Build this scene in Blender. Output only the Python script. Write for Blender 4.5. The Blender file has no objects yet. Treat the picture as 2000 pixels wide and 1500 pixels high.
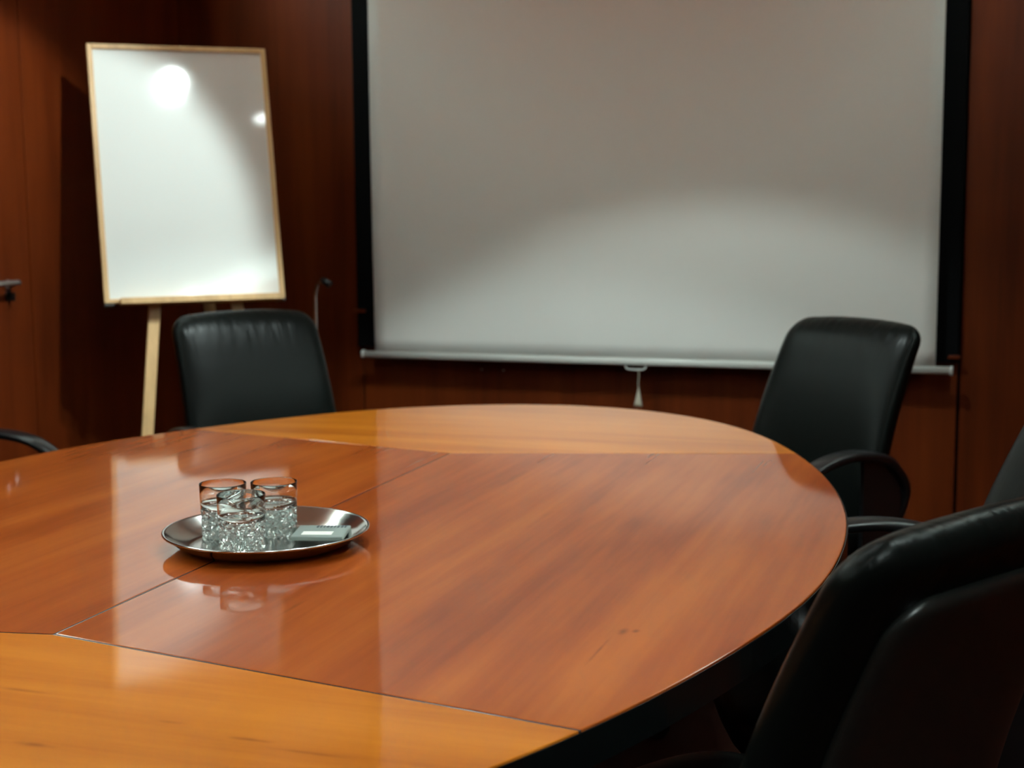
import bpy, bmesh, math, random
from mathutils import Vector, Matrix, noise

# ------------------------------------------------------------------ scene, camera, lights
C = bpy.context.scene.collection
S = bpy.context.scene
S.view_settings.view_transform = 'Standard'
S.view_settings.look = 'None'
S.view_settings.gamma = 1.0
S.view_settings.use_curve_mapping = False
S.view_settings.exposure = 0.0

FPX = 2800.0                     # focal length for a 2000 px wide frame
PITCH, ROLL = math.radians(7.2), math.radians(0.45)
CAM = Vector((1.1501, -2.2184, 1.29))
_d = Vector((0.3243, 0.9460)); _d.normalize()          # room axis D seen from the camera
_n = Vector((_d.y, -_d.x))

def cam2room(v):
    return Vector((v[0]*_n.x + v[1]*_n.y, v[0]*_d.x + v[1]*_d.y, v[2]))

cam_data = bpy.data.cameras.new('camera')
cam = bpy.data.objects.new('camera', cam_data)
C.objects.link(cam)
_R0, _U0 = Vector((1, 0, 0)), Vector((0, math.sin(PITCH), math.cos(PITCH)))
_F = Vector((0, math.cos(PITCH), -math.sin(PITCH)))
_c, _s = math.cos(ROLL), math.sin(ROLL)
_r, _u, _b = cam2room(_R0*_c - _U0*_s), cam2room(_R0*_s + _U0*_c), cam2room(-_F)
M = Matrix.Identity(4)
for i in range(3):
    M[i][0], M[i][1], M[i][2], M[i][3] = _r[i], _u[i], _b[i], CAM[i]
cam.matrix_world = M
cam_data.sensor_width = 36.0
cam_data.lens = 36.0 * FPX / 2000.0
cam_data.clip_start = 0.05
cam_data.dof.use_dof = True
cam_data.dof.focus_distance = 1.95
cam_data.dof.aperture_fstop = 5.6
S.camera = cam

w = bpy.data.worlds.new('world'); S.world = w
w.use_nodes = True
w.node_tree.nodes['Background'].inputs[0].default_value = (0, 0, 0, 1)
w.node_tree.nodes['Background'].inputs[1].default_value = 0.0

ZC = 2.55                        # ceiling height
COOL = (0.84, 1.0, 0.97)
FILL_COL = (0.74, 1.0, 0.97)  # cyan tint of the added ceiling fill

def spot(loc, aim, half, power, blend=0.18, col=COOL, rad=0.045):
    l = bpy.data.lights.new('spot_lamp', 'SPOT')
    l.energy = power; l.color = col
    l.spot_size = math.radians(half*2); l.spot_blend = blend
    l.shadow_soft_size = rad
    o = bpy.data.objects.new('spot_lamp', l); C.objects.link(o)
    o.location = loc
    o.rotation_euler = Vector(aim).to_track_quat('-Z', 'Y').to_euler()
    return o

# straight downlights in two columns over the table, and one swivelled towards the whiteboard
DOWN = [(-0.19, 0.92, 76.0), (0.255, 1.08, 74.0),
        (-0.31, -0.45, 17.0), (0.28, -0.45, 17.0),
        (-0.31, -1.95, 10.0), (0.28, -1.95, 10.0),
        (1.60, -0.55, 34.0), (1.45, -2.15, 75.0), (-1.50, -0.70, 25.0)]  # middle one here is added, unseen, to brighten the nearest chair's back
SPOTS = [spot((x, y, ZC-0.012), (0, 0, -1), 51.0 if x == 0.255 else 48.5, p) for x, y, p in DOWN]
GIMBAL = (-0.335, 1.065)
SPOTS.append(spot((GIMBAL[0], GIMBAL[1], ZC-0.03), (-0.683, 0.204, -0.701), 24.6, 104.0, blend=0.32))

# added unseen fill lights in the cornice troughs, bounced off the ceiling as ambient
def add_fill(x, aimx, y0, y1, power):
    l = bpy.data.lights.new('added_fill_light', 'AREA')
    l.shape = 'RECTANGLE'; l.size = 0.06; l.size_y = y1-y0
    l.energy = power; l.color = FILL_COL
    o = bpy.data.objects.new('added_fill_light', l); C.objects.link(o)
    o.location = (x, (y0+y1)/2, 2.36)
    o.rotation_euler = (0, math.radians(180-aimx), 0)
    return o
FILLS = [add_fill(-1.70, 35, -3.9, 2.3, 195.0), add_fill(1.70, -35, -3.9, 2.3, 195.0)]

# ------------------------------------------------------------------ materials
def mat(name, base, rough=0.5, metal=0.0, **kw):
    m = bpy.data.materials.new(name); m.use_nodes = True
    b = m.node_tree.nodes['Principled BSDF']
    b.inputs['Base Color'].default_value = (*base, 1)
    b.inputs['Roughness'].default_value = rough
    b.inputs['Metallic'].default_value = metal
    for k, v in kw.items():
        b.inputs[k.replace('_', ' ')].default_value = v
    return m

def nodes(m):
    nt = m.node_tree
    return nt, nt.nodes['Principled BSDF'], (lambda t: nt.nodes.new(t)), nt.links.new

def wood(name, dark, mid, light, axis, rough=0.35, coat=0.0, scale=1.0, knots=False, spec=0.5, contrast=1.0):
    """grain runs along axis (0, 1 or 2) of world position"""
    m = mat(name, mid, rough)
    nt, b, N, L = nodes(m)
    geo = N('ShaderNodeNewGeometry')
    mp = N('ShaderNodeMapping')
    sc = [9.0*scale]*3; sc[axis] = 0.9*scale
    mp.inputs['Scale'].default_value = sc
    L(geo.outputs['Position'], mp.inputs['Vector'])
    n1 = N('ShaderNodeTexNoise'); n1.inputs['Scale'].default_value = 1.0
    n1.inputs['Detail'].default_value = 6; n1.inputs['Roughness'].default_value = 0.55
    n1.inputs['Distortion'].default_value = 0.25
    L(mp.outputs[0], n1.inputs['Vector'])
    mp2 = N('ShaderNodeMapping')
    sc2 = [70.0*scale]*3; sc2[axis] = 2.5*scale
    mp2.inputs['Scale'].default_value = sc2
    L(geo.outputs['Position'], mp2.inputs['Vector'])
    n2 = N('ShaderNodeTexNoise'); n2.inputs['Scale'].default_value = 1.0
    n2.inputs['Detail'].default_value = 3
    L(mp2.outputs[0], n2.inputs['Vector'])
    n3 = N('ShaderNodeTexNoise'); n3.inputs['Scale'].default_value = 2.2*scale
    n3.inputs['Detail'].default_value = 2
    L(geo.outputs['Position'], n3.inputs['Vector'])
    a = N('ShaderNodeMath'); a.operation = 'MULTIPLY_ADD'
    L(n2.outputs[0], a.inputs[0]); a.inputs[1].default_value = 0.22; L(n1.outputs[0], a.inputs[2])
    a2 = N('ShaderNodeMath'); a2.operation = 'MULTIPLY_ADD'
    L(n3.outputs[0], a2.inputs[0]); a2.inputs[1].default_value = 0.35; L(a.outputs[0], a2.inputs[2])
    r = N('ShaderNodeValToRGB')
    e = r.color_ramp.elements
    c0, h = 0.785, 0.20/contrast
    e[0].position = c0-h; e[0].color = (*dark, 1)
    e[1].position = c0+h; e[1].color = (*light, 1)
    x = e.new(c0); x.color = (*mid, 1)
    L(a2.outputs[0], r.inputs[0])
    out = r.outputs[0]
    if knots:
        mp3 = N('ShaderNodeMapping')
        sc3 = [7.0]*3; sc3[axis] = 1.6
        mp3.inputs['Scale'].default_value = sc3
        L(geo.outputs['Position'], mp3.inputs['Vector'])
        v = N('ShaderNodeTexNoise'); v.inputs['Scale'].default_value = 1.7
        v.inputs['Detail'].default_value = 4; v.inputs['Distortion'].default_value = 0.1
        L(mp3.outputs[0], v.inputs['Vector'])
        rr = N('ShaderNodeValToRGB')
        rr.color_ramp.elements[0].position = 0.66; rr.color_ramp.elements[0].color = (0, 0, 0, 1)
        rr.color_ramp.elements[1].position = 0.80; rr.color_ramp.elements[1].color = (0.7, 0.7, 0.7, 1)
        L(v.outputs[0], rr.inputs[0])
        mx = N('ShaderNodeMix'); mx.data_type = 'RGBA'
        L(rr.outputs[0], mx.inputs[0]); L(out, mx.inputs[6])
        mx.inputs[7].default_value = (*[k*0.8 for k in dark], 1)
        out = mx.outputs[2]
    L(out, b.inputs['Base Color'])
    b.inputs['Specular IOR Level'].default_value = spec
    if coat:
        b.inputs['Coat Weight'].default_value = coat
        b.inputs['Coat Roughness'].default_value = 0.03
        b.inputs['Coat IOR'].default_value = 1.5
    return m

MATS = {}
MATS['wall_wood'] = wood('wall_wood', (0.075, 0.0112, 0.0016), (0.115, 0.0182, 0.0027), (0.155, 0.027, 0.0042), 2, rough=0.42, scale=0.9, spec=0.20)
MATS['table_red'] = wood('red_veneer', (0.245, 0.041, 0.0050), (0.340, 0.068, 0.0082), (0.425, 0.101, 0.013), 1, rough=0.30, scale=1.1)
MATS['table_gold'] = wood('golden_veneer', (0.42, 0.108, 0.009), (0.53, 0.152, 0.012), (0.61, 0.190, 0.018), 0, rough=0.30, scale=1.1)
for k in ('table_red', 'table_gold'):
    b = MATS[k].node_tree.nodes['Principled BSDF']
    b.inputs['Roughness'].default_value = 0.42
    b.inputs['Specular IOR Level'].default_value = 0.045
    b.inputs['Coat Weight'].default_value = 1.0
    b.inputs['Coat Roughness'].default_value = 0.06
    b.inputs['Coat IOR'].default_value = 1.41
def marks(m, axis, spots):
    """small dark pin knots and mineral streaks drawn out along the grain"""
    nt, b, N, L = nodes(m)
    src = b.inputs['Base Color'].links[0].from_socket
    geo = N('ShaderNodeNewGeometry'); nz = N('ShaderNodeTexNoise'); nz.inputs['Scale'].default_value = 28
    L(geo.outputs['Position'], nz.inputs['Vector'])
    for x, y, wa, wl, k in spots:
        mp = N('ShaderNodeMapping'); mp.vector_type = 'POINT'
        sc = [1/wa, 1/wl, 0.0]
        mp.inputs['Scale'].default_value = sc
        mp.inputs['Location'].default_value = (-x*sc[0], -y*sc[1], 0)
        L(geo.outputs['Position'], mp.inputs['Vector'])
        ln = N('ShaderNodeVectorMath'); ln.operation = 'LENGTH'; L(mp.outputs[0], ln.inputs[0])
        ad = N('ShaderNodeMath'); ad.operation = 'ADD'; L(ln.outputs['Value'], ad.inputs[0]); L(nz.outputs[0], ad.inputs[1])
        mr = N('ShaderNodeMapRange'); mr.interpolation_type = 'SMOOTHSTEP'
        mr.inputs[1].default_value = 0.4; mr.inputs[2].default_value = 1.5
        mr.inputs[3].default_value = k; mr.inputs[4].default_value = 0.0
        L(ad.outputs[0], mr.inputs[0])
        mx = N('ShaderNodeMix'); mx.data_type = 'RGBA'; L(mr.outputs[0], mx.inputs[0]); L(src, mx.inputs[6])
        mx.inputs[7].default_value = (0.10, 0.012, 0.002, 1)
        src = mx.outputs[2]
    L(src, b.inputs['Base Color'])
marks(MATS['table_red'], 1, [(0.701, -0.475, .010, .022, .75), (0.692, -0.56, .004, .075, .55), (0.716, -0.468, .007, .012, .6), (0.240, -0.50, .006, .06, .4), (0.229, 0.46, .012, .16, .35), (0.396, 0.14, .010, .10, .25)])
marks(MATS['table_gold'], 0, [(0.428, -0.956, .035, .006, .5), (0.50, -0.970, .07, .004, .35), (0.223, -1.036, .03, .008, .5), (0.318, -0.937, .03, .006, .3), (0.10, -0.90, .05, .006, .35)])
MATS['beech'] = wood('beech', (0.50, 0.30, 0.13), (0.62, 0.38, 0.17), (0.70, 0.45, 0.22), 2, rough=0.45, scale=2.0)
MATS['lens'] = mat('lamp_lens', (0.9, 0.9, 0.9), 0.4, Emission_Color=(0.9, 1.0, 0.97, 1), Emission_Strength=40.0)
MATS['black_edge'] = mat('black_edge', (0.004, 0.005, 0.005), 0.15, Specular_IOR_Level=0.25)
MATS['inlay'] = mat('inlay', (0.035, 0.010, 0.010), 0.22)
MATS['satin'] = mat('satin_metal', (0.75, 0.74, 0.72), 0.35, 0.9)
MATS['black_matt'] = mat('black_matt', (0.002, 0.002, 0.0025), 0.8, Specular_IOR_Level=0.1)
MATS['black_plastic'] = mat('black_plastic', (0.008, 0.008, 0.009), 0.28)
MATS['shell'] = mat('shell_plastic', (0.010, 0.011, 0.010), 0.33)
MATS['chrome'] = mat('chrome', (0.75, 0.75, 0.76), 0.12, 1.0)
MATS['steel'] = mat('steel', (0.64, 0.64, 0.62), 0.14, 1.0)
MATS['white_metal'] = mat('white_metal', (0.62, 0.63, 0.60), 0.30)
MATS['cord'] = mat('cord', (0.55, 0.50, 0.40), 0.7)
MATS['ceiling'] = mat('ceiling_paint', (0.80, 0.79, 0.75), 0.9)
MATS['fixture'] = mat('fixture_white', (0.8, 0.8, 0.78), 0.4)
MATS['board'] = mat('board_enamel', (0.78, 0.80, 0.78), 0.35, Specular_IOR_Level=0.0, Coat_Weight=1.0, Coat_Roughness=0.06)
MATS['packet'] = mat('packet_card', (0.20, 0.24, 0.22), 0.4)
MATS['paper'] = mat('paper', (0.80, 0.80, 0.74), 0.6)
MATS['ink'] = mat('ink', (0.03, 0.035, 0.05), 0.5)

m = mat('screen_fabric', (0.76, 0.755, 0.725), 0.85, Specular_IOR_Level=0.2); MATS['screen'] = m
nt, b, N, L = nodes(m)
tx = N('ShaderNodeTexNoise'); tx.inputs['Scale'].default_value = 3.0; tx.inputs['Detail'].default_value = 3
geo = N('ShaderNodeNewGeometry'); L(geo.outputs['Position'], tx.inputs['Vector'])
bp = N('ShaderNodeBump'); bp.inputs['Strength'].default_value = 0.15; bp.inputs['Distance'].default_value = 0.02
L(tx.outputs[0], bp.inputs['Height']); L(bp.outputs[0], b.inputs['Normal'])

m = mat('leather', (0.0032, 0.0040, 0.0036), 0.33, Specular_IOR_Level=0.10); MATS['leather'] = m
nt, b, N, L = nodes(m)
tc = N('ShaderNodeTexCoord')
mp = N('ShaderNodeMapping'); mp.inputs['Scale'].default_value = (46, 14, 5)
L(tc.outputs['Object'], mp.inputs['Vector'])
wr = N('ShaderNodeTexNoise'); wr.inputs['Scale'].default_value = 1.0; wr.inputs['Detail'].default_value = 3
L(mp.outputs[0], wr.inputs['Vector'])
sp = N('ShaderNodeSeparateXYZ'); L(tc.outputs['Object'], sp.inputs[0])
mr = N('ShaderNodeMapRange'); mr.inputs[1].default_value = 0.86; mr.inputs[2].default_value = 0.955
mr.inputs[3].default_value = 0.12; mr.inputs[4].default_value = 1.0
L(sp.outputs[2], mr.inputs[0])
mul = N('ShaderNodeMath'); mul.operation = 'MULTIPLY'
L(wr.outputs[0], mul.inputs[0]); L(mr.outputs[0], mul.inputs[1])
fn = N('ShaderNodeTexNoise'); fn.inputs['Scale'].default_value = 420; L(tc.outputs['Object'], fn.inputs['Vector'])
ad = N('ShaderNodeMath'); ad.operation = 'MULTIPLY_ADD'
L(fn.outputs[0], ad.inputs[0]); ad.inputs[1].default_value = 0.05; L(mul.outputs[0], ad.inputs[2])
bp = N('ShaderNodeBump'); bp.inputs['Strength'].default_value = 0.55; bp.inputs['Distance'].default_value = 0.006
L(ad.outputs[0], bp.inputs['Height']); L(bp.outputs[0], b.inputs['Normal'])

m = mat('carpet', (0.045, 0.014, 0.009), 0.95, Specular_IOR_Level=0.1); MATS['carpet'] = m
nt, b, N, L = nodes(m)
tx = N('ShaderNodeTexNoise'); tx.inputs['Scale'].default_value = 260
geo = N('ShaderNodeNewGeometry'); L(geo.outputs['Position'], tx.inputs['Vector'])
r = N('ShaderNodeValToRGB'); r.color_ramp.elements[0].color = (0.03, 0.009, 0.006, 1)
r.color_ramp.elements[1].color = (0.07, 0.024, 0.015, 1); L(tx.outputs[0], r.inputs[0])
L(r.outputs[0], b.inputs['Base Color'])

m = mat('cut_crystal', (0.93, 1.0, 0.98), 0.12, 0.55, Transmission_Weight=0.60, IOR=1.6); MATS['cut'] = m
nt, b, N, L = nodes(m)
tc = N('ShaderNodeTexCoord'); vo = N('ShaderNodeTexVoronoi'); vo.feature = 'F1'; vo.inputs['Scale'].default_value = 115
L(tc.outputs['Object'], vo.inputs['Vector'])
bp = N('ShaderNodeBump'); bp.inputs['Strength'].default_value = 0.9; bp.inputs['Distance'].default_value = 0.004
L(vo.outputs['Distance'], bp.inputs['Height']); L(bp.outputs[0], b.inputs['Normal'])
m = mat('glass', (0.97, 1.0, 0.99), 0.02, Transmission_Weight=1.0, IOR=1.5); MATS['glass'] = m

# ------------------------------------------------------------------ geometry helpers
def link(name, me, m, parent=None, smooth=True):
    if m is not None: me.materials.append(m)
    if smooth:
        for p in me.polygons: p.use_smooth = True
    o = bpy.data.objects.new(name, me); C.objects.link(o)
    if parent is not None: o.parent = parent
    return o

def from_bm(name, bm, m, parent=None, smooth=False):
    me = bpy.data.meshes.new(name)
    bmesh.ops.recalc_face_normals(bm, faces=bm.faces)
    bm.to_mesh(me); bm.free()
    return link(name, me, m, parent, smooth)

def bm_box(bm, lo, hi, mtx=None, bevel=0.0):
    g = bmesh.ops.create_cube(bm, size=1.0)
    vs = g['verts']
    for v in vs:
        v.co = Vector((lo[i] + (v.co[i]+0.5)*(hi[i]-lo[i]) for i in range(3)))
    if bevel:
        es = list({e for v in vs for e in v.link_edges})
        r = bmesh.ops.bevel(bm, geom=es, offset=bevel, segments=2, profile=0.5, affect='EDGES')
        vs = list({v for f in r['faces'] for v in f.verts} | {v for v in vs if v.is_valid})
    if mtx is not None:
        for v in vs: v.co = mtx @ v.co

def box(name, lo, hi, m, parent=None, bevel=0.0, mtx=None):
    bm = bmesh.new(); bm_box(bm, lo, hi, mtx, bevel)
    return from_bm(name, bm, m, parent)

def bm_grid(bm, rows, closed=True, cap=True):
    vr = [[bm.verts.new(p) for p in r] for r in rows]
    n = len(rows[0])
    for a, c in zip(vr, vr[1:]):
        for i in range(n if closed else n-1):
            j = (i+1) % n
            bm.faces.new((a[i], a[j], c[j], c[i]))
    if cap and closed:
        bm.faces.new(vr[0][::-1]); bm.faces.new(vr[-1])

def tube_rows(path, wx, wy, seg=12, expo=2.0, up=Vector((1, 0, 0))):
    """sweep of a superelliptic section (half sizes wx along up, wy across)"""
    rows = []
    P = [Vector(p) for p in path]
    for i, p in enumerate(P):
        t = (P[min(i+1, len(P)-1)] - P[max(i-1, 0)]).normalized()
        s = (up - t*up.dot(t)).normalized(); q = t.cross(s)
        a = wx(i/(len(P)-1)) if callable(wx) else wx
        c = wy(i/(len(P)-1)) if callable(wy) else wy
        row = []
        for k in range(seg):
            th = 2*math.pi*k/seg
            cx, sx = math.cos(th), math.sin(th)
            row.append(p + s*a*math.copysign(abs(cx)**(2/expo), cx) + q*c*math.copysign(abs(sx)**(2/expo), sx))
        rows.append(row)
    return rows

def tube(name, path, r, m, parent=None, seg=12, ry=None, expo=2.0, up=Vector((1, 0, 0))):
    bm = bmesh.new()
    bm_grid(bm, tube_rows(path, r, r if ry is None else ry, seg, expo, up))
    return from_bm(name, bm, m, parent, True)

def spline(pts, n=10):
    P = [Vector(p) for p in pts]; out = []
    P = [P[0]*2-P[1]] + P + [P[-1]*2-P[-2]]
    for i in range(1, len(P)-2):
        a, b_, c, d = P[i-1], P[i], P[i+1], P[i+2]
        for k in range(n):
            t = k/n
            out.append(0.5*((2*b_)+(c-a)*t+(2*a-5*b_+4*c-d)*t*t+(3*b_-a-3*c+d)*t**3))
    out.append(P[-2])
    return out

def lathe(name, prof, m, parent=None, seg=48, smooth=True, closed=False, mod=None, z0=0):
    rows = []
    for r, z in prof:
        row = []
        for k in range(seg):
            th = 2*math.pi*k/seg
            rr = r if mod is None else mod(r, z, k)
            row.append(Vector((rr*math.cos(th), rr*math.sin(th), z+z0)))
        rows.append(row)
    bm = bmesh.new()
    if closed: rows.append(rows[0])
    bm_grid(bm, rows, True, not closed)
    bmesh.ops.remove_doubles(bm, verts=bm.verts, dist=1e-6)
    return from_bm(name, bm, m, parent, smooth)

def thing(name, label, cat, loc=(0, 0, 0), rz=0.0, group=None):
    o = bpy.data.objects.new(name, None); C.objects.link(o)
    o.empty_display_size = 0.1
    o.location = loc; o.rotation_euler = (0, 0, rz)
    return tag(o, label, cat, group)

def tag(o, label, cat, group=None):
    o['label'] = label; o['category'] = cat
    if group: o['group'] = group
    return o

def struct(o, label=None):
    o['kind'] = 'structure'
    if label: o['label'] = label
    return o

def copy_tree(o, parent=None):
    c = o.copy(); C.objects.link(c)
    if parent is not None: c.parent = parent
    for ch in list(o.children): copy_tree(ch, c)
    return c

# ------------------------------------------------------------------ room
XL, XR, YB, YF = -1.81, 1.81, 2.59, -4.2
struct(box('floor', (XL-.1, YF-.1, -0.1), (XR+.1, YB+.1, 0.0), MATS['carpet']), 'dark reddish brown carpet floor')
struct(box('ceiling', (XL-.1, YF-.1, ZC), (XR+.1, YB+.1, ZC+.1), MATS['ceiling']), 'plain white ceiling')
T = 0.018                        # thickness of the veneered wall panels
def wall(name, lo, hi, label):
    return struct(box(name, lo, hi, MATS['black_matt']), label)
def panel(par, lo, hi):
    return box('panel', lo, hi, MATS['wall_wood'], par, bevel=0.0015)
wb = wall('wall_back', (XL-.1, YB+T, 0), (XR+.1, YB+.1, ZC), 'wood-panelled wall behind the projection screen')
for x0, x1 in ((XL, -1.082), (-1.074, 1.020), (1.030, XR)):
    panel(wb, (x0, YB, 0.0), (x1, YB+T, ZC))
for x in (-0.612, -0.529):
    bm = bmesh.new()
    bmesh.ops.create_cone(bm, cap_ends=True, segments=14, radius1=0.006, radius2=0.004, depth=0.004,
                          matrix=Matrix.Translation((x, YB-0.002, 0.695)) @ Matrix.Rotation(math.pi/2, 4, 'X'))
    from_bm('screw', bm, MATS['chrome'], wb, True)
wl = wall('wall_left', (XL-.1, YF-.1, 0), (XL-T, YB+.1, ZC), 'wood-panelled left wall')
DO0, DO1, DZ = 0.81, 1.648, 2.12
for y0, y1, z0, z1 in ((DO1+.005, YB, 0, ZC), (DO0, DO1, DZ+.005, ZC), (-0.25, DO0-.005, 0, ZC), (-1.3, -0.256, 0, ZC), (-2.6, -1.306, 0, ZC), (YF, -2.606, 0, ZC)):
    panel(wl, (XL-T, y0, z0), (XL, y1, z1))
dr = struct(box('door_1', (XL-T, DO0, 0.005), (XL, DO1, DZ), MATS['wall_wood'], bevel=0.0015), 'flush wooden door in the left wall')
# handle: rosette, lever, key
hd = bmesh.new()
hy, hz = 1.535, 1.047
bmesh.ops.create_cone(hd, cap_ends=True, segments=24, radius1=0.016, radius2=0.015, depth=0.006,
                      matrix=Matrix.Translation((XL+0.004, hy, hz)) @ Matrix.Rotation(math.pi/2, 4, 'Y'))
bm_grid(hd, tube_rows(spline([(XL+0.006, hy, hz), (XL+0.03, hy, hz+.004), (XL+0.046, hy-0.012, hz+.008), (XL+0.05, hy-0.12, hz+.008)], 6), 0.0085, 0.0085, 12, up=Vector((0, 0, 1))))
from_bm('door_handle', hd, MATS['satin'], dr, True)
kb = bmesh.new()
bmesh.ops.create_cone(kb, cap_ends=True, segments=20, radius1=0.016, radius2=0.015, depth=0.006,
                      matrix=Matrix.Translation((XL+0.003, hy, hz-0.035)) @ Matrix.Rotation(math.pi/2, 4, 'Y'))
bm_box(kb, (XL+0.006, hy-0.003, hz-0.050), (XL+0.026, hy+0.003, hz-0.024), bevel=0.001)
from_bm('keyhole', kb, MATS['black_plastic'], dr, False)
wr_ = wall('wall_right', (XR+T, YF-.1, 0), (XR+.1, YB+.1, ZC), 'wood-panelled right wall')
for y0, y1 in ((1.3, YB), (0.0, 1.294), (-1.3, -0.006), (-2.6, -1.306), (YF, -2.606)):
    panel(wr_, (XR, y0, 0), (XR+T, y1, ZC))
wf = wall('wall_front', (XL-.1, YF-.1, 0), (XR+.1, YF-T, ZC), 'wood-panelled wall opposite the screen')
for x0, x1 in ((XL, -0.6), (-0.594, 0.6), (0.606, XR)):
    panel(wf, (x0, YF-T, 0), (x1, YF, ZC))
# unseen cornice troughs, added to hold the fill lights
for i, (x, s) in enumerate(((XL, 1), (XR, -1))):
    bm = bmesh.new()
    xa, xb = sorted((x, x+s*0.17)); bm_box(bm, (xa, YF, 2.28), (xb, YB, 2.30))
    xa, xb = sorted((x+s*0.17, x+s*0.185)); bm_box(bm, (xa, YF, 2.28), (xb, YB, 2.40))
    struct(from_bm('trim_%d' % (i+1), bm, MATS['wall_wood']), 'unseen cornice trough added along the side wall to hold the fill light')

# ceiling fixtures
for (x, y, p), sp_ in zip(DOWN, SPOTS):
    t = thing('downlight', 'round white recessed ceiling downlight over the %s, %s' % ('table end by the screen' if y > .5 else ('middle of the table' if abs(x) < 1 else 'chairs beside the table') if y > -1 else 'floor behind the nearest chair (added to light its back)' if x > 1 else 'near end of the table', 'door side' if x < 0 else 'far from the door'), 'lamp', (x, y, ZC), 0, 'ceiling downlights')
    lathe('trim_ring', [(0.052, -0.001), (0.052, -0.008), (0.07, -0.006), (0.075, 0.0)], MATS['fixture'], t, 32, closed=True)
    lathe('lamp_lens', [(0.0001, -0.0015), (0.040, -0.0015), (0.044, -0.001), (0.044, -0.0002), (0.0001, -0.0002)], MATS['lens'], t, 32)
    sp_.parent = t; sp_.location = (0, 0, -0.012)
t = thing('gimbal_spotlight', 'small swivelled white ceiling spotlight aimed at the whiteboard', 'lamp', (GIMBAL[0], GIMBAL[1], ZC))
g = lathe('lamp_housing', [(0.05, -0.02), (0.05, 0.04), (0.055, 0.04), (0.055, -0.02)], MATS['fixture'], t, 32, closed=True)
g.rotation_euler = (Vector((-0.683, 0.204, -0.701)).to_track_quat('-Z', 'Y')).to_euler(); g.location = (0, 0, -0.035)
gl = lathe('lamp_lens', [(0.0001, -0.004), (0.040, -0.004), (0.044, -0.003), (0.044, 0.004), (0.0001, 0.004)], MATS['lens'], t, 32)
gl.rotation_euler = g.rotation_euler; gl.location = (0.004, -0.001, -0.038)
SPOTS[-1].parent = t; SPOTS[-1].location = (-0.03, 0.01, -0.06)

# ------------------------------------------------------------------ conference table
A_, B_, E_ = 1.5, 0.925, 1.95
KT = [(-54, .988), (-48, .986), (-40, .984), (-33.6, .986), (-25, .991), (-11.8, 1.0), (0, 1.0), (13.3, 1.002), (36.3, 1.003), (51.2, 1.010),
      (66.8, 1.033), (77.5, 1.028), (86.4, 1.008), (97, .988), (108.9, .989), (122.9, .980), (136.4, .994), (150.8, 1.012), (160.3, 1.000), (180, .998), (200, .99), (235, .99), (270, 1.01), (290, .995), (306, .988)]
def kfac(deg):
    while deg < -54: deg += 360
    while deg > 306: deg -= 360
    for (a, x), (c, y) in zip(KT, KT[1:]):
        if a <= deg <= c:
            t = (deg-a)/(c-a); t = t*t*(3-2*t)
            return x+(y-x)*t
    return 1.0
def smoothk(deg): return sum(kfac(deg+o)*wt for o, wt in ((-8, .15), (-4, .22), (0, .26), (4, .22), (8, .15)))
def edge_pt(deg, inset=0.0):
    a = math.radians(deg); cx, sy = math.cos(a), math.sin(a)
    R = (abs(sy/A_)**E_ + abs(cx/B_)**E_)**(-1/E_) * smoothk(deg) - inset
    return (R*cx, R*sy)
ZT = 0.74
table = thing('conference_table', 'large oval conference table with orange wood veneer top and glossy black edge', 'table')
NA, NB = (0.0, -0.705), (0.0, 0.705)
seam = {'C': -47.9, 'D': 51.2, 'E': 180-49.0, 'F': 180+48.5}
def seg_arc(a0, a1, n=60): return [edge_pt(a0+(a1-a0)*i/n, 0.0010) for i in range(n+1)]
def segment(pts, m):
    """one veneered leaf: inset by half the joint, with a fine bevelled arris"""
    n = len(pts); cen = Vector((sum(p[0] for p in pts)/n, sum(p[1] for p in pts)/n))
    P = [Vector(p) for p in pts]; Q = []
    area = sum(P[i].x*P[(i+1) % n].y-P[(i+1) % n].x*P[i].y for i in range(n))
    if area < 0: P.reverse()
    def inset(d):
        out = []
        for i in range(n):
            a, b_, c = P[i-1], P[i], P[(i+1) % n]
            e1 = (b_-a).normalized(); e2 = (c-b_).normalized()
            n1 = Vector((-e1.y, e1.x)); n2 = Vector((-e2.y, e2.x))
            s = n1+n2; k = d/max(0.25, (s.dot(n1)/s.length)) if s.length > 1e-6 else d
            out.append(b_ + s.normalized()*k)
        return out
    bm = bmesh.new()
    rows = []
    for d, z in ((0.0018, ZT-0.005), (0.0018, ZT-0.0014), (0.0022, ZT-0.0005), (0.0032, ZT)):
        rows.append([Vector((p.x, p.y, z)) for p in inset(d)])
    bm_grid(bm, rows)
    return from_bm('veneer_leaf', bm, m, table)
def inlay(a, b_):
    """dark stringing set in the joint between two leaves"""
    a, b_ = Vector((*a, 0)), Vector((*b_, 0)); x = (b_-a).normalized(); y = Vector((-x.y, x.x, 0))
    bm = bmesh.new()
    rows = [[p + y*dy + Vector((0, 0, dz)) for dy, dz in ((-.0017, ZT-.0046), (-.0017, ZT-.0007), (-.0009, ZT-.0002), (.0009, ZT-.0002), (.0017, ZT-.0007), (.0017, ZT-.0046))] for p in (a, b_)]
    bm_grid(bm, rows)
    o = from_bm('inlay_strip', bm, MATS['inlay'], table); o['label'] = 'thin dark joint line'
for a, b_ in ((NA, NB), (NA, edge_pt(seam['C'], .002)), (NB, edge_pt(seam['D'], .002)), (NB, edge_pt(seam['E'], .002)), (NA, edge_pt(seam['F'], .002))):
    inlay(a, b_)
segment([NA] + seg_arc(seam['C'], seam['D']) + [NB], MATS['table_red'])
segment([NB] + seg_arc(seam['D'], seam['E']), MATS['table_gold'])
segment([NB] + seg_arc(seam['E'], seam['F']) + [NA], MATS['table_red'])
segment([NA] + seg_arc(seam['F'], 360+seam['C']), MATS['table_gold'])
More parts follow.
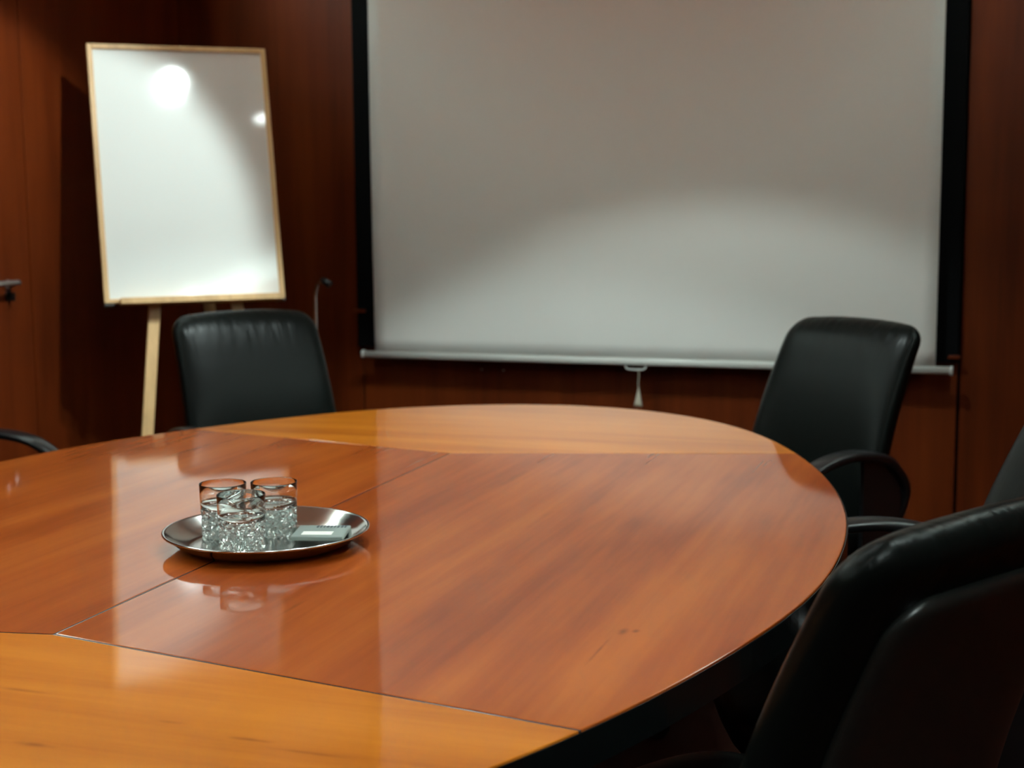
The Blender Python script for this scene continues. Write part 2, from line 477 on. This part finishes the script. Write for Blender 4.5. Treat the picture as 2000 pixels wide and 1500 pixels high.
rows = [[Vector((*edge_pt(i*2, ins), z)) for i in range(180)] for ins, z in
        ((0.30, ZT-0.048), (0.006, ZT-0.048), (0.0, ZT-0.045), (0.0, ZT-0.0035), (0.0006, ZT-0.0025), (0.0016, ZT-0.0025), (0.002, ZT-0.0048), (0.3, ZT-0.0048))]
bm = bmesh.new(); bm_grid(bm, rows)
e_ = from_bm('table_core', bm, MATS['black_edge'], table); e_['label'] = 'glossy black table edge'
for y in (-0.62, 0.62):
    rows = [[Vector((sx*math.copysign(abs(math.cos(t*math.pi/12))**.6, math.cos(t*math.pi/12)), y+sy*math.copysign(abs(math.sin(t*math.pi/12))**.6, math.sin(t*math.pi/12)), z)) for t in range(24)]
            for sx, sy, z in ((.34, .20, 0.0), (.34, .20, .05), (.26, .13, .07), (.24, .12, .40), (.26, .14, .66), (.32, .2, .70))]
    bm = bmesh.new(); bm_grid(bm, rows)
    from_bm('pedestal', bm, MATS['black_matt'], table)

# ------------------------------------------------------------------ projection screen
YS = 2.50
scr = thing('projection_screen', 'wide pull-down projection screen with grey-white fabric and white bottom bar', 'screen', (0, YS, 0.74))
def L3(x, y, z): return Vector((x, y-YS, z-0.74))
bm = bmesh.new()
xs0, xs1 = -0.991, 0.9555
rows = []
for j in range(31):
    z = 0.755 + (2.40-0.755)*j/30
    row = []
    for i in range(41):
        u = i/40; x = xs0+(xs1-xs0)*u
        y = YS + 0.003*math.sin(u*9+1.0)*math.exp(-(z-.75)*2.2) + 0.0015*math.sin(u*23+z*3)
        row.append(L3(x, y, z))
    rows.append(row)
bm_grid(bm, rows, closed=False)
f_ = from_bm('fabric', bm, MATS['screen'], scr, True)
sm = f_.modifiers.new('thickness', 'SOLIDIFY'); sm.thickness = 0.0006
tube('bottom_bar', [L3(-1.034, YS, 0.750), L3(1.003, YS, 0.752)], 0.0125, MATS['white_metal'], scr, 20, ry=0.0125, expo=3.0, up=Vector((0, 0, 1)))
for x, s in ((-1.036, -1), (1.005, 1)):
    tube('end_cap', [L3(x-0.004, YS, 0.751), L3(x+0.004, YS, 0.751)], 0.0145, MATS['white_metal'], scr, 20, expo=3.0, up=Vector((0, 0, 1)))
tube('pull_handle', spline([L3(-.056, YS-.006, .742), L3(-.0545, YS-.006, .731), L3(-.046, YS-.006, .7255), L3(-.02, YS-.006, .7245), L3(.004, YS-.006, .7255), L3(.0125, YS-.006, .731), L3(.014, YS-.006, .742)], 5), 0.003, MATS['white_metal'], scr, 10, up=Vector((0, 1, 0)))
cd = tube('pull_cord', spline([L3(-.0115, YS-.006, .726), L3(-.0095, YS-.006, .705), L3(-.0118, YS-.006, .68), L3(-.0105, YS-.006, .655)], 6), 0.0016, MATS['cord'], scr, 8, up=Vector((0, 1, 0)))
bm = bmesh.new()
random.seed(4)
for k in range(16):
    a = 2*math.pi*k/16; rr = 0.010+0.004*random.random()
    bm_grid(bm, tube_rows(spline([L3(-.0105, YS-.006, .660), L3(-.0105+.4*rr*math.cos(a), YS-.006+.4*rr*math.sin(a), .637), L3(-.0105+rr*math.cos(a), YS-.006+rr*math.sin(a), .598+.006*random.random())], 4), 0.0022, 0.0022, 6, up=Vector((0, 1, 0))))
from_bm('tassel', bm, MATS['cord'], cd, True)
tube('roller_case', [L3(-1.06, YS, 2.43), L3(1.03, YS, 2.43)], 0.045, MATS['white_metal'], scr, 24, expo=4.0, up=Vector((0, 0, 1)))

bb = box('backing_board', (-1.083, 2.556, 0.772), (1.021, YB, 2.50), MATS['black_matt'], bevel=0.002)
tag(bb, 'matt black board on the wall behind the projection screen, showing at both sides', 'board')
for nm, lab, x0, x1, z in (('wooden_peg', 'tiny brown wooden peg on the black board left of the screen', -1.094, -1.046, 0.903), ('wooden_peg', 'tiny brown wooden peg beside the lower right corner of the screen', 0.992, 1.028, 0.790)):
    o = box(nm, (x0, 2.540, z-0.0055), (x1, 2.5562, z+0.0055), MATS['wall_wood'], bevel=0.002)
    tag(o, lab, 'peg')

# ------------------------------------------------------------------ whiteboard on its easel
BW, BH = 0.5757, 0.8416
BL = Vector((-1.518, 1.624, 0.986)); TLc = Vector((-1.643, 1.768, 1.806)); BRc = Vector((-1.083, 2.001, 0.987))
ex = (BRc-BL).normalized(); ez = (TLc-BL); ez = (ez-ex*ez.dot(ex)).normalized(); ey = ez.cross(ex)   # ey points away from the viewer
BM = Matrix.Identity(4)
for i in range(3): BM[i][0], BM[i][1], BM[i][2], BM[i][3] = ex[i], ey[i], ez[i], BL[i]
easel = thing('whiteboard_easel', 'glossy whiteboard in a thin light-wood frame on a wooden tripod easel', 'whiteboard', (-1.33, 1.93, 0.0))
Mi = Matrix.Translation((1.33, -1.93, 0.0)) @ BM
fw = 0.0165
bd = box('writing_board', (fw-.003, 0.004, fw-.003), (BW-fw+.003, 0.012, BH-fw+.003), MATS['board'], easel, mtx=Mi)
for lo, hi in (((0, -0.004, 0), (fw, 0.018, BH)), ((BW-fw, -0.004, 0), (BW, 0.018, BH)), ((fw, -0.004, BH-fw), (BW-fw, 0.018, BH)), ((fw, -0.004, 0), (BW-fw, 0.018, fw*.8))):
    box('frame_rail', lo, hi, MATS['beech'], easel, bevel=0.002, mtx=Mi)
lg = box('pen_ledge', (0.045, -0.045, -0.010), (BW-0.012, -0.0045, 0.010), MATS['beech'], easel, bevel=0.002, mtx=Mi)
for x in (0.0, BW-0.03):
    box('corner_clip', (x, -0.008, -0.010), (x+0.03, 0.02, -0.0005), MATS['black_plastic'], easel, bevel=0.001, mtx=Mi)
def leg(a, b_, wd=0.036, th=0.018):
    a, b_ = Vector(a), Vector(b_); z = (a-b_).normalized()
    x = (ex - z*ex.dot(z)).normalized(); y = z.cross(x)
    m4 = Matrix.Identity(4)
    for i in range(3): m4[i][0], m4[i][1], m4[i][2], m4[i][3] = x[i], y[i], z[i], b_[i]
    box('leg', (-wd/2, -th/2, 0), (wd/2, th/2, (a-b_).length), MATS['beech'], easel, bevel=0.002, mtx=Matrix.Translation((1.33, -1.93, 0)) @ m4)
def bpt(u, v, dpt): return BM @ Vector((u, dpt, v))
topc = bpt(BW/2, BH*0.97, 0.03)
e0 = bpt(0.178, -0.02, 0.035); 
LFOOT = Vector((-1.478, 1.590, 0.0)); LFOOT2 = e0 + (e0-bpt(BW/2-.02, BH*.95, .035))*1.0
def down(a, b_):      # extend a->b to the floor
    a, b_ = Vector(a), Vector(b_); t = a.z/(a.z-b_.z); p = a+(b_-a)*t; p.z = 0.012; return p
LT = bpt(BW/2-.03, BH*.93, .032); LB = bpt(0.158, -0.012, .032)
RT = bpt(BW/2+.03, BH*.93, .032); RB = bpt(BW-.155, -0.012, .032)
leg(LT, down(LT, LB)); leg(RT, down(RT, RB))
BT = bpt(BW/2, BH*.93, .055); leg(BT, Vector((BT.x+.05, BT.y+.26, 0.012)))
box('top_block', (BW/2-.07, 0.019, BH*.90), (BW/2+.07, 0.07, BH*.96), MATS['beech'], easel, bevel=0.002, mtx=Mi)

# gooseneck stand between the easel and the screen
gx, gy = -1.10, 2.25
gs = thing('gooseneck_stand', 'thin curved chrome gooseneck stand with small dark head behind the left leather chair', 'stand', (gx, gy, 0))
lathe('base', [(0.0, 0.0), (0.11, 0.0), (0.11, 0.012), (0.03, 0.02), (0.0, 0.02)], MATS['black_plastic'], gs, 32)
tube('neck', spline([(0, 0, .015), (0, 0, .5), (0, 0, .92), (0.002, 0, .985), (.016, -.005, 1.02), (.036, -.01, 1.03)], 6), 0.006, MATS['chrome'], gs, 10, up=Vector((0, 1, 0)))
tube('head', [(.034, -.0095, 1.03), (.048, -.014, 1.028), (.066, -.018, 1.018)], lambda t: .010+.003*t, MATS['black_plastic'], gs, 12, up=Vector((0, 1, 0)))

# ------------------------------------------------------------------ leather conference chair
LEAN = math.radians(18.5)
def slab(name, m, parent, z0, z1, half_w, half_t, yoff, rc, expo=4.5, bow=0.32, crown=0.014, seg=56, nrow=44, puff=0.0, leanf=None, rb=None):
    """upholstered back panel: stacked superelliptic sections following the leaning back"""
    rows = []
    H = z1-z0; rb = rb or half_t
    for j in range(nrow+1):
        q = 0.5-0.5*math.cos(math.pi*j/nrow)
        s = q*H; e = min(s, H-s)
        a = half_w(q); r_ = min(rc, a*.9)
        if e < r_: a = a - r_ + math.sqrt(max(0, r_*r_-(r_-e)**2))
        t = half_t*(1+puff*math.sin(math.pi*q))
        if e < rb: t = t*math.sqrt(max(0, 1-((rb-e)/rb)**2))
        a = max(a, 0.004); t = max(t, 0.0015)
        zz = z0+s
        row = []
        for k in range(seg):
            th = 2*math.pi*k/seg
            cx, sx = math.cos(th), math.sin(th)
            X = a*math.copysign(abs(cx)**(2/expo), cx)
            Y = t*math.copysign(abs(sx)**(2/2.4), sx)
            zc = zz - crown*(X/0.22)**2*q
            y = leanf(zz) + yoff + Y + bow*X*X
            row.append(Vector((X, y, zc)))
        rows.append(row)
    bm = bmesh.new(); bm_grid(bm, rows)
    return from_bm(name, bm, m, parent, True)

def lean_line(z):
    h = z-0.46
    return -0.215 - math.tan(LEAN)*h + 0.05*math.sin(max(0, min(1, h/0.5))*math.pi)*0.5 - (0.9*(z-0.90)**2 if z > 0.90 else 0)

ZTOP = 0.985
def make_chair(label):
    ch = thing('leather_armchair', label, 'chair', group='black leather chairs around the table')
    wfun = lambda q: 0.236 - 0.018*q - 0.03*max(0, .3-q)
    slab('backrest', MATS['leather'], ch, 0.45, ZTOP, wfun, 0.042, 0.0, 0.050, puff=0.10, leanf=lean_line)
    sh = slab('back_shell', MATS['shell'], ch, 0.47, ZTOP-0.068, lambda q: wfun(q)-0.050, 0.020, -0.040, 0.045, expo=7, leanf=lean_line, rb=0.018)
    # seat cushion
    rows = []
    for j in range(17):
        a = -math.pi/2 + math.pi*j/16
        z = 0.455+0.05*math.copysign(abs(math.sin(a))**0.55, math.sin(a)); k = abs(math.cos(a))**0.35 if abs(math.cos(a)) > 1e-6 else 0.02
        row = []
        for i in range(44):
            th = 2*math.pi*i/44; c_, s_ = math.cos(th), math.sin(th)
            X = 0.25*k*math.copysign(abs(c_)**0.5, c_); Y = 0.245*k*math.copysign(abs(s_)**0.5, s_)
            row.append(Vector((X, Y+0.02, z + (0.012*(X/.25)**2) - (0.02*max(0, Y/.245)**3))))
        rows.append(row)
    bm = bmesh.new(); bm_grid(bm, rows); from_bm('seat', bm, MATS['leather'], ch, True)
    for s in (-1, 1):
        x = s*0.278
        pth = spline([(s*0.20, 0.08, 0.40), (s*0.255, 0.095, 0.405), (x, 0.12, 0.45), (x+s*.003, 0.145, 0.54), (x+s*.004, 0.140, 0.605), (x+s*.004, 0.105, 0.645),
                      (x+s*.002, 0.04, 0.678), (x, -0.06, 0.691), (x, -0.16, 0.677), (x-s*.002, -0.21, 0.645), (x-s*.004, -0.245, 0.603), (x-s*.008, -0.25, 0.565), (x-s*.015, -0.235, 0.515), (x-s*.03, -0.19, 0.46), (s*0.235, -0.10, 0.412), (s*0.19, -0.04, 0.40)], 5)
        web = [p for p in pth if p.y < -0.09]
        bm = bmesh.new()
        vs = [[bm.verts.new((px_+s*0.0, p.y, p.z)) for p in web] for px_ in (x-.007, x+.005)]
        bm.faces.new(vs[0]); bm.faces.new(vs[1][::-1])
        for i in range(len(web)):
            j = (i+1) % len(web); bm.faces.new((vs[0][i], vs[0][j], vs[1][j], vs[1][i]))
        from_bm('arm_panel', bm, MATS['black_plastic'], ch)
        wid = lambda t: 0.016+0.014*math.sin(math.pi*min(1, max(0, (t-.1)/.8)))
        tube('armrest', pth, wid, MATS['black_plastic'], ch, 16, ry=0.0125, expo=2.8, up=Vector((1, 0, 0)))
    box('seat_plate', (-.13, -.13, .375), (.13, .13, .41), MATS['black_plastic'], ch, bevel=.006)
    tube('gas_column', [(0, 0, .11), (0, 0, .25), (0, 0, .252), (0, 0, .38)], lambda t: .028 if t < .5 else .018, MATS['black_plastic'], ch, 18, up=Vector((1, 0, 0)))
    lv = tube('height_lever', spline([(.10, .03, .392), (.20, .03, .388), (.245, .035, .395), (.275, .04, .40)], 4), .006, MATS['chrome'], ch, 10, up=Vector((0, 0, 1)))
    for k in range(5):
        a = math.radians(72*k+18); c_, s_ = math.cos(a), math.sin(a)
        lgm = tube('base_leg', [(c_*r, s_*r, z) for r, z in ((.02, .115), (.10, .112), (.20, .098), (.29, .078), (.305, .075))],
                   lambda t: .026-.010*t, MATS['black_plastic'], ch, 12, ry=lambda t: .020-.009*t, expo=3, up=Vector((-s_, c_, 0)))
        bm = bmesh.new()
        for o_ in (-.014, .014):
            bmesh.ops.create_cone(bm, cap_ends=True, segments=20, radius1=.026, radius2=.026, depth=.018,
                                  matrix=Matrix.Translation((c_*.30, s_*.30, .027)) @ Matrix.Rotation(a, 4, 'Z') @ Matrix.Translation((0, o_, 0)) @ Matrix.Rotation(math.pi/2, 4, 'X'))
        bmesh.ops.create_cone(bm, cap_ends=True, segments=10, radius1=.006, radius2=.006, depth=.045, matrix=Matrix.Translation((c_*.30, s_*.30, .058)))
        from_bm('caster', bm, MATS['black_plastic'], lgm, False)
    return ch

# where the middle of the top of each back stands, and the direction the chair faces (degrees in plan)
topoff = lean_line(ZTOP)         # local y of the top
def place(ch, tx, ty, face):
    a = math.radians(face)
    f = Vector((math.cos(a), math.sin(a)))
    ch.location = (tx - f.x*topoff, ty - f.y*topoff, 0)
    ch.rotation_euler = (0, 0, a-math.pi/2)

CH = [('black leather chair at the far left end of the table, in front of the easel', -0.965, 1.50, -39.5),
      ('black leather chair at the far right end of the table, overlapping the screen corner', 0.800, 1.625, -126.5),
      ('black leather chair at the right side of the table, mostly hidden behind the nearest chair', 1.345, 0.33, -160.0),
      ('nearest black leather chair, seen from behind at lower right', 1.160, -0.714, 148.0),
      ('black leather chair at the left side of the table, only its curved armrest in view', -1.695, 0.60, 5.0)]
first = None
for lab, tx, ty, fc in CH:
    ch = make_chair(lab) if first is None else copy_tree(first)
    first = first or ch
    ch['label'] = lab
    place(ch, tx, ty, fc)
    if fc == 148.0:              # its height-adjustable arms are set low
        for c in ch.children:
            if c.name.startswith('arm'): c.scale.z = 0.80

# ------------------------------------------------------------------ tray with glasses and packet
TX, TY = 0.026, -0.180
ty_ = thing('serving_tray', 'round polished steel tray holding three glasses on the table', 'tray', (TX, TY, ZT))
lathe('tray_dish', [(0.0001, .0005), (.118, .0005), (.130, .003), (.150, .015), (.163, .0255), (.1655, .0275), (.167, .0265), (.1665, .0245),
                    (.164, .0232), (.152, .0125), (.132, .0012), (.120, .0), (.0001, .0)][::-1] and
      [(0.0001, .0022), (.116, .0022), (.129, .0045), (.149, .0165), (.1615, .0262), (.1650, .0285), (.1672, .0275), (.1670, .0255), (.1640, .0240), (.151, .0140), (.131, .0015), (.118, .0), (.0001, .0)],
      MATS['steel'], ty_, 96)

def tumbler(label):
    g = thing('cut_glass_tumbler', label, 'glass', group='cut glass tumblers on the steel tray')
    seg = 40
    H_, R0, R1 = 0.090, 0.0360, 0.0388
    rad = lambda z: R0+(R1-R0)*z/H_
    def ring(r, z, amp=0.0, ph=0):
        out = []
        for k in range(seg):
            th = 2*math.pi*(k + (0.5 if amp and ph else 0))/seg
            rr = r - (amp if k % 2 else 0)
            out.append(Vector((rr*math.cos(th), rr*math.sin(th), z)))
        return out
    rows = [ring(rad(z)-.0011, z) for z in (.0486, .060, .075)] + [ring(R1-.0010, .0896), ring(R1-.0006, .0900), ring(R1-.0002, .0898)]
    rows += [ring(rad(z), z) for z in (.0885, .075, .060, .0486)]
    rows.append(rows[0])
    bm = bmesh.new()
    bm_grid(bm, rows, True, False)
    bmesh.ops.remove_doubles(bm, verts=bm.verts, dist=1e-5)
    from_bm('tumbler_body', bm, MATS['glass'], g, True)
    # the cut lower half: rings of lozenge facets round a thick foot
    bm = bmesh.new(); r2 = [ring(.0002, .0015), ring(.026, .001), ring(.0325, 0.0)]
    random.seed(12)
    for i in range(9):
        z = .003+.0052*i
        r2.append([v+Vector((random.uniform(-1, 1)*.0011, random.uniform(-1, 1)*.0011, random.uniform(-1, 1)*.0015 if i else 0)) for v in ring(rad(z)-.0003, z, .0042, i % 2)])
    r2.append(ring(rad(.048)-.0001, .0482))
    r2.append(ring(rad(.048)-.0012, .0482)); r2.append(ring(rad(.03)-.0034, .030)); r2.append(ring(.0275, .0160)); r2.append(ring(.018, .0140)); r2.append(ring(.0002, .0135))
    bm_grid(bm, r2, True, True)
    bmesh.ops.remove_doubles(bm, verts=bm.verts, dist=1e-5)
    o = from_bm('cut_base', bm, MATS['cut'], g, False)
    o['label'] = 'sparkling facet-cut lower half'
    return g
g0 = None
for lab, x, y in (('clear cut-glass tumbler at the left on the steel tray', -0.066, -0.158),
                  ('clear cut-glass tumbler nearest the front rim of the steel tray', 0.009, -0.230),
                  ('clear cut-glass tumbler at the right, next to the packet on the tray', 0.010, -0.122)):
    g = tumbler(lab) if g0 is None else copy_tree(g0)
    g0 = g0 or g
    g['label'] = lab; g.location = (x, y, ZT+.0022); g.rotation_euler = (0, 0, x*40)

pk = thing('small_packet', 'small flat grey-green packet with a white label strip on the tray', 'packet', (0.098, -0.128, ZT+.0080), math.radians(16))
pw, pd, ph_ = .043, .042, .007
box('packet_body', (-pw, -pd, 0), (pw, pd, ph_), MATS['packet'], pk, bevel=.0015)
box('label_strip', (-.028, -.028, ph_), (.022, -.004, ph_+.0004), MATS['paper'], pk)
bm = bmesh.new()
random.seed(9)
xx = -.012
while xx < .036:
    wd = .002+.0022*random.random(); bm_box(bm, (xx, .026, ph_), (xx+wd, .040, ph_+.0005)); xx += wd+.0022+.0015*random.random()
o = from_bm('printed_mark', bm, MATS['ink'], pk)
